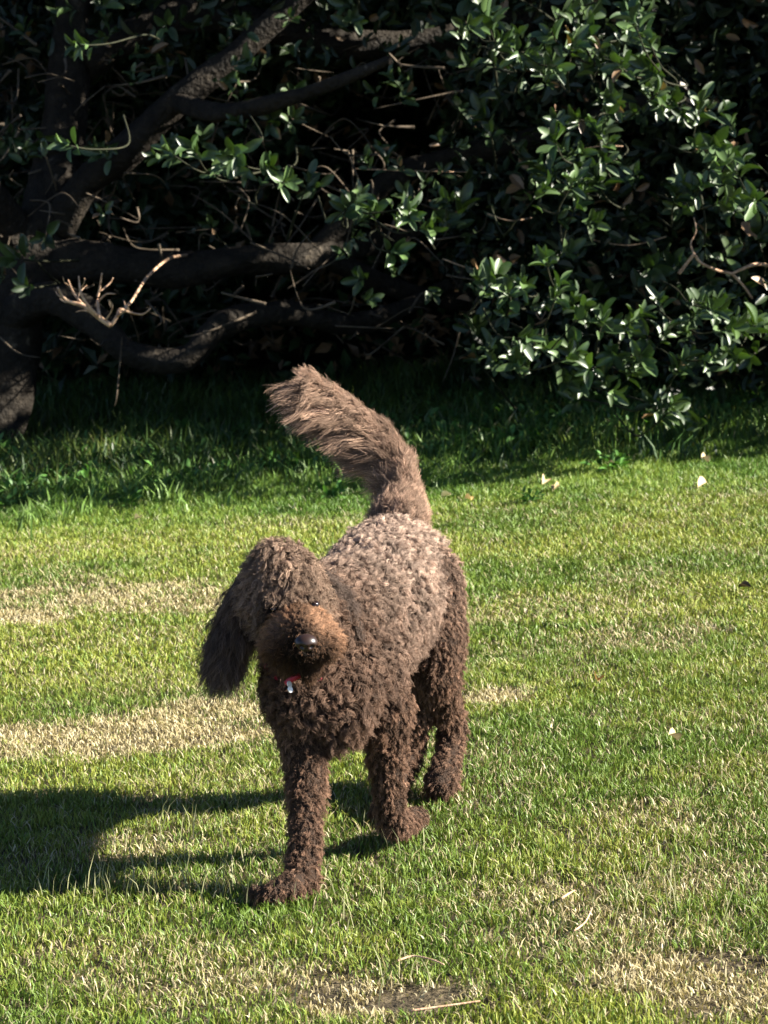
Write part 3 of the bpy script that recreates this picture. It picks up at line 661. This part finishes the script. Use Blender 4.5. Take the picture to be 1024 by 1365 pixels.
EYES = [np.array(P(366, 812, 5.264)), np.array(P(419, 807, 5.276))] 
def tipcol(p, nn, reg, r):
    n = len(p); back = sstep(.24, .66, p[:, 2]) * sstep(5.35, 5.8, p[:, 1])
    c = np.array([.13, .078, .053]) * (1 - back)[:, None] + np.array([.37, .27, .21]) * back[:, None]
    hd = reg == 'head'; c[hd] = np.array([.22, .148, .105]); ey = np.minimum(*[np.linalg.norm(p - e_, axis=1) for e_ in EYES]); c *= (.12 + .88 * sstep(.012, .038, ey))[:, None]
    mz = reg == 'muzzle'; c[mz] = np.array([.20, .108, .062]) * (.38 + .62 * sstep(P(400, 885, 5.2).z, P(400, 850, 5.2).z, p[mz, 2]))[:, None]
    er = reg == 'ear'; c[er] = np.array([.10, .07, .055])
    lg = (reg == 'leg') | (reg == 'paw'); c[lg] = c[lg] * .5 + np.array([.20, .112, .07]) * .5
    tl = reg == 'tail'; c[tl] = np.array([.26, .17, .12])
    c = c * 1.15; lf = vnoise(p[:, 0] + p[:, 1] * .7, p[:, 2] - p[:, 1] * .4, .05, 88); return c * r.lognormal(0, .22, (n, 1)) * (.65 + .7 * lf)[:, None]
NOSE = np.array(P(404, 857, 5.125)); 
p, nn, reg, j, r = sample(12500, 61)
fl = np.zeros_like(p)
isb = (reg == 'body') | (reg == 'leg')
fl[:] = np.array([.05, .25, -.8])
up_f = nn[:, 2] > .5
fl[up_f & isb] = np.array([.15, .8, .1])
tl = reg == 'tail'; fl[tl] = unit(nxt[j[tl]]) * .8 + np.array([-.35, 0, -.75])
for nm, st, L0, L1, R0, tn, sp, ns, rd in [('body', .66, .017, .030, .0058, 1.25, .0032, 17, .00042), ('leg', .45, .012, .019, .0028, 1.0, .0022, 11, .0004),
                                       ('paw', .4, .010, .015, .0015, .6, .0022, 10, .0004), ('head', .6, .020, .032, .0042, 1.3, .0025, 12, .0004)]:
    m = reg == nm; n = m.sum(); o1 = np.ones(n)
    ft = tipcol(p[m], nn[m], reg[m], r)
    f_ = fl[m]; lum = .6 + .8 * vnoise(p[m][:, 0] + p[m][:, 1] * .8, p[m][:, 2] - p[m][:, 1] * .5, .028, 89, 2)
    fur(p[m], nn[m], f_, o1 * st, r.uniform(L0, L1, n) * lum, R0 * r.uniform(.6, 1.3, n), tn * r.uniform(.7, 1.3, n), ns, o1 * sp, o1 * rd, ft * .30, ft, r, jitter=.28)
# denser short layer everywhere, covers the skin
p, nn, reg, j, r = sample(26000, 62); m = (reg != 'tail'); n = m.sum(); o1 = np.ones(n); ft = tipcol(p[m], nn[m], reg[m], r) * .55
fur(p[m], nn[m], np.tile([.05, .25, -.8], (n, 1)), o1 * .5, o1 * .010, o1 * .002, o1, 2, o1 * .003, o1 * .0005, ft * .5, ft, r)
# muzzle: straighter hair fanning from the nose
p, nn, reg, j, r = sample(60000, 63)
m = reg == 'muzzle'; n = m.sum(); o1 = np.ones(n); away = unit(p[m] - NOSE); dark = sstep(.074, .030, np.linalg.norm((p[m] - (NOSE + np.array([.0, 0, -.022]))) * np.array([.75, .6, 1.3]), axis=1))
ft = tipcol(p[m], nn[m], reg[m], r) * (1 - .90 * dark[:, None]) * (.45 + .55 * sstep(.006, .022, np.abs(p[m][:, 0] - NOSE[0] + .006)))[:, None]; L = .022 * r.uniform(.7, 1.3, n) * (1 - .55 * dark)
fur(p[m], nn[m], away + np.array([0, 0, -.35]), o1 * .32, L, o1 * .0022, o1 * .9, 9, o1 * .0026, o1 * .00036, ft * .40, ft, r, jitter=.13)
# ears: long hanging hair
m = (reg == 'ear'); m &= (p[:, 0] < -.13) | (r.random(len(p)) < .6); n = m.sum(); o1 = np.ones(n); left = p[m][:, 0] < -.13
ft = tipcol(p[m], nn[m], reg[m], r); L = np.where(left, r.uniform(.035, .065, n), r.uniform(.022, .04, n))
dr = np.where(left[:, None], np.array([-.28, 0, -1.0]), np.array([.3, .2, -.9]))
fur(p[m], nn[m], dr, np.where(left, .22, .4), L, np.where(left, .005, .005), r.uniform(.8, 1.8, n), 9, o1 * .0025, o1 * .00036, ft * .3, ft, r, jitter=.16, conv=.2)
# tail plume
m = reg == 'tail'; n = m.sum(); o1 = np.ones(n); tdir = unit(nxt[j[m]]); side = sstep(-.2, .8, -nn[m][:, 0] * .7 - nn[m][:, 2] * .7)
ft = tipcol(p[m], nn[m], reg[m], r); tpos = sstep(.72, .95, p[m][:, 2])
L = .020 + .052 * side * (1 - .55 * sstep(.84, .94, p[m][:, 2])) * r.uniform(.7, 1.15, n) * sstep(.58, .72, p[m][:, 2]) + .016
dr = tdir * 1.05 + np.array([-.16, -.05, -.62]) * side[:, None]
lite = r.lognormal(0, .25, (n, 1)) * (1 + .8 * (side[:, None] * (r.random((n, 1)) < .25)))
fur(p[m], nn[m], dr, o1 * .34, L, o1 * .0052, r.uniform(.6, 1.4, n), 12, o1 * .0042, o1 * .00036, ft * .35 , ft * lite, r, jitter=.15, conv=.1)
# topknot and brow
p, nn, reg, j, r = sample(30000, 64)
m = (reg == 'head') & ((nn[:, 2] > .1) | (nn[:, 1] < -.1)); n = m.sum(); o1 = np.ones(n); ft = tipcol(p[m], nn[m], reg[m], r)
fur(p[m], nn[m], np.tile([-.25, -.25, -.5], (n, 1)), o1 * .6, r.uniform(.016, .032, n), r.uniform(.003, .006, n), r.uniform(.8, 1.6, n), 9, o1 * .0026, o1 * .0004, ft * .3, ft, r, jitter=.3)

clear = []
TAGP = [np.array(P(a, b_, 5.245)) for a, b_ in ((386, 912), (387, 919), (390, 905), (397, 901))]
for h in HAIR['pos']:
    k = np.zeros(len(h), bool)
    for q in TAGP: k |= ((np.hypot(h[..., 0] - q[0], h[..., 2] - q[2]) < .0085) & (h[..., 1] < q[1] + .004)).any(1)
    clear.append(~k)
for nm in ('pos', 'rad', 'col'): HAIR[nm] = [h[k] for h, k in zip(HAIR[nm], clear)]
pos = np.concatenate([h.reshape(-1, 3) for h in HAIR['pos']]).astype(np.float32)
rad = np.concatenate([h.ravel() for h in HAIR['rad']]).astype(np.float32)
col = np.concatenate([h.reshape(-1, 3) for h in HAIR['col']]); ncv = len(pos) // NP
pos[:, 2] = np.maximum(pos[:, 2], .004 + TILT * (pos[:, 0] + .05))
hc = bpy.data.hair_curves.new('fur'); hc.add_curves([NP] * ncv)
hc.attributes['position'].data.foreach_set('vector', pos.ravel())
ra = hc.attributes.get('radius') or hc.attributes.new('radius', 'FLOAT', 'POINT'); ra.data.foreach_set('value', rad)
ca = hc.attributes.new('col', 'FLOAT_COLOR', 'POINT'); c4 = np.ones((len(pos), 4), np.float32); c4[:, :3] = col; ca.data.foreach_set('color', c4.ravel())
hc.materials.append(M_fur)
furo = add_child('fur', hc, dog); tag(furo, kind='stuff')

def ball(name, c_, r3, mat, parent, sub=3, rot=(0, 0, 0)):
    bm = bmesh.new(); bmesh.ops.create_icosphere(bm, subdivisions=sub, radius=1)
    me = bpy.data.meshes.new(name); bmesh.ops.transform(bm, matrix=Matrix.LocRotScale(c_, Euler(rot), Vector(r3)), verts=bm.verts)
    for f in bm.faces: f.smooth = True
    bm.to_mesh(me); bm.free(); me.materials.append(mat); return add_child(name, me, parent)
# nose: pad with two nostrils
bm = bmesh.new(); bmesh.ops.create_icosphere(bm, subdivisions=4, radius=1)
for v in bm.verts:
    c = v.co; 
    for sx_ in (-1, 1):
        dd_ = math.hypot(c.x - sx_ * .42, c.z + .12) 
        if c.y < 0: c.y += .45 * math.exp(-(dd_ / .2) ** 2)
    if c.y < 0: c.y += .15 * math.exp(-(c.x / .08) ** 2) * (1 if c.z < .1 else 0)
    if c.z < 0: c.x *= 1 - .35 * abs(c.z)
for f in bm.faces: f.smooth = True
me = bpy.data.meshes.new('nose'); bmesh.ops.transform(bm, matrix=Matrix.LocRotScale(P(408, 857, 5.108), Euler((.25, 0, .12)), Vector((.0215, .018, .0165))), verts=bm.verts)
bm.to_mesh(me); bm.free(); me.materials.append(M_nose); add_child('nose', me, dog)
ball('eye', EYES[0], (.0105, .0105, .0105), M_eye, dog)
ball('eye', EYES[1], (.0105, .0105, .0105), M_eye, dog)
# collar, ring and tags
cc0 = P(404, 872, 5.44)
pts = []
for k in range(25):
    th = 2 * math.pi * k / 24
    pts.append(cc0 + Vector((math.cos(th) * .070, math.sin(th) * .070, -.014 + math.sin(th) * .028)))
v, q, t3 = tube(pts, [.008] * 25, seg=8, rough=0); col_o = add_child('collar', mesh_np('collar', v, [q, t3], M_red), dog)
cp_ = P(388, 905, 5.30)
v, q, t3 = tube([P(382, 911, 5.250), P(389, 905, 5.245), P(397, 901, 5.245), P(406, 898, 5.26)], [.006, .0065, .0065, .006], seg=8, rough=0)
add_child('collar_loop', mesh_np('collar_loop', v, [q, t3], M_red), dog)
for (a, b_) in ((386, 912), (387, 919)):
    bm = bmesh.new(); bmesh.ops.create_cone(bm, cap_ends=True, segments=20, radius1=.0064, radius2=.0064, depth=.0015, matrix=Matrix.LocRotScale(P(a, b_, 5.236), Euler((1.25, 0, .9)), Vector((1, 1, 1))))
    me = bpy.data.meshes.new('name_tag'); bm.to_mesh(me); bm.free(); me.materials.append(M_tag); add_child('name_tag', me, dog)
for (a, b_, c_) in [(349, 1199, 5.225), (340, 1193, 5.24), (359, 1202, 5.213)]:
    bm = bmesh.new(); bmesh.ops.create_cone(bm, cap_ends=True, segments=8, radius1=.0035, radius2=.0008, depth=.014, matrix=Matrix.LocRotScale(P(a, b_, c_), Euler((1.9, 0, -.9)), Vector((1, 1, 1))))
    me = bpy.data.meshes.new('claw'); bm.to_mesh(me); bm.free(); me.materials.append(M_claw); add_child('claw', me, dog)
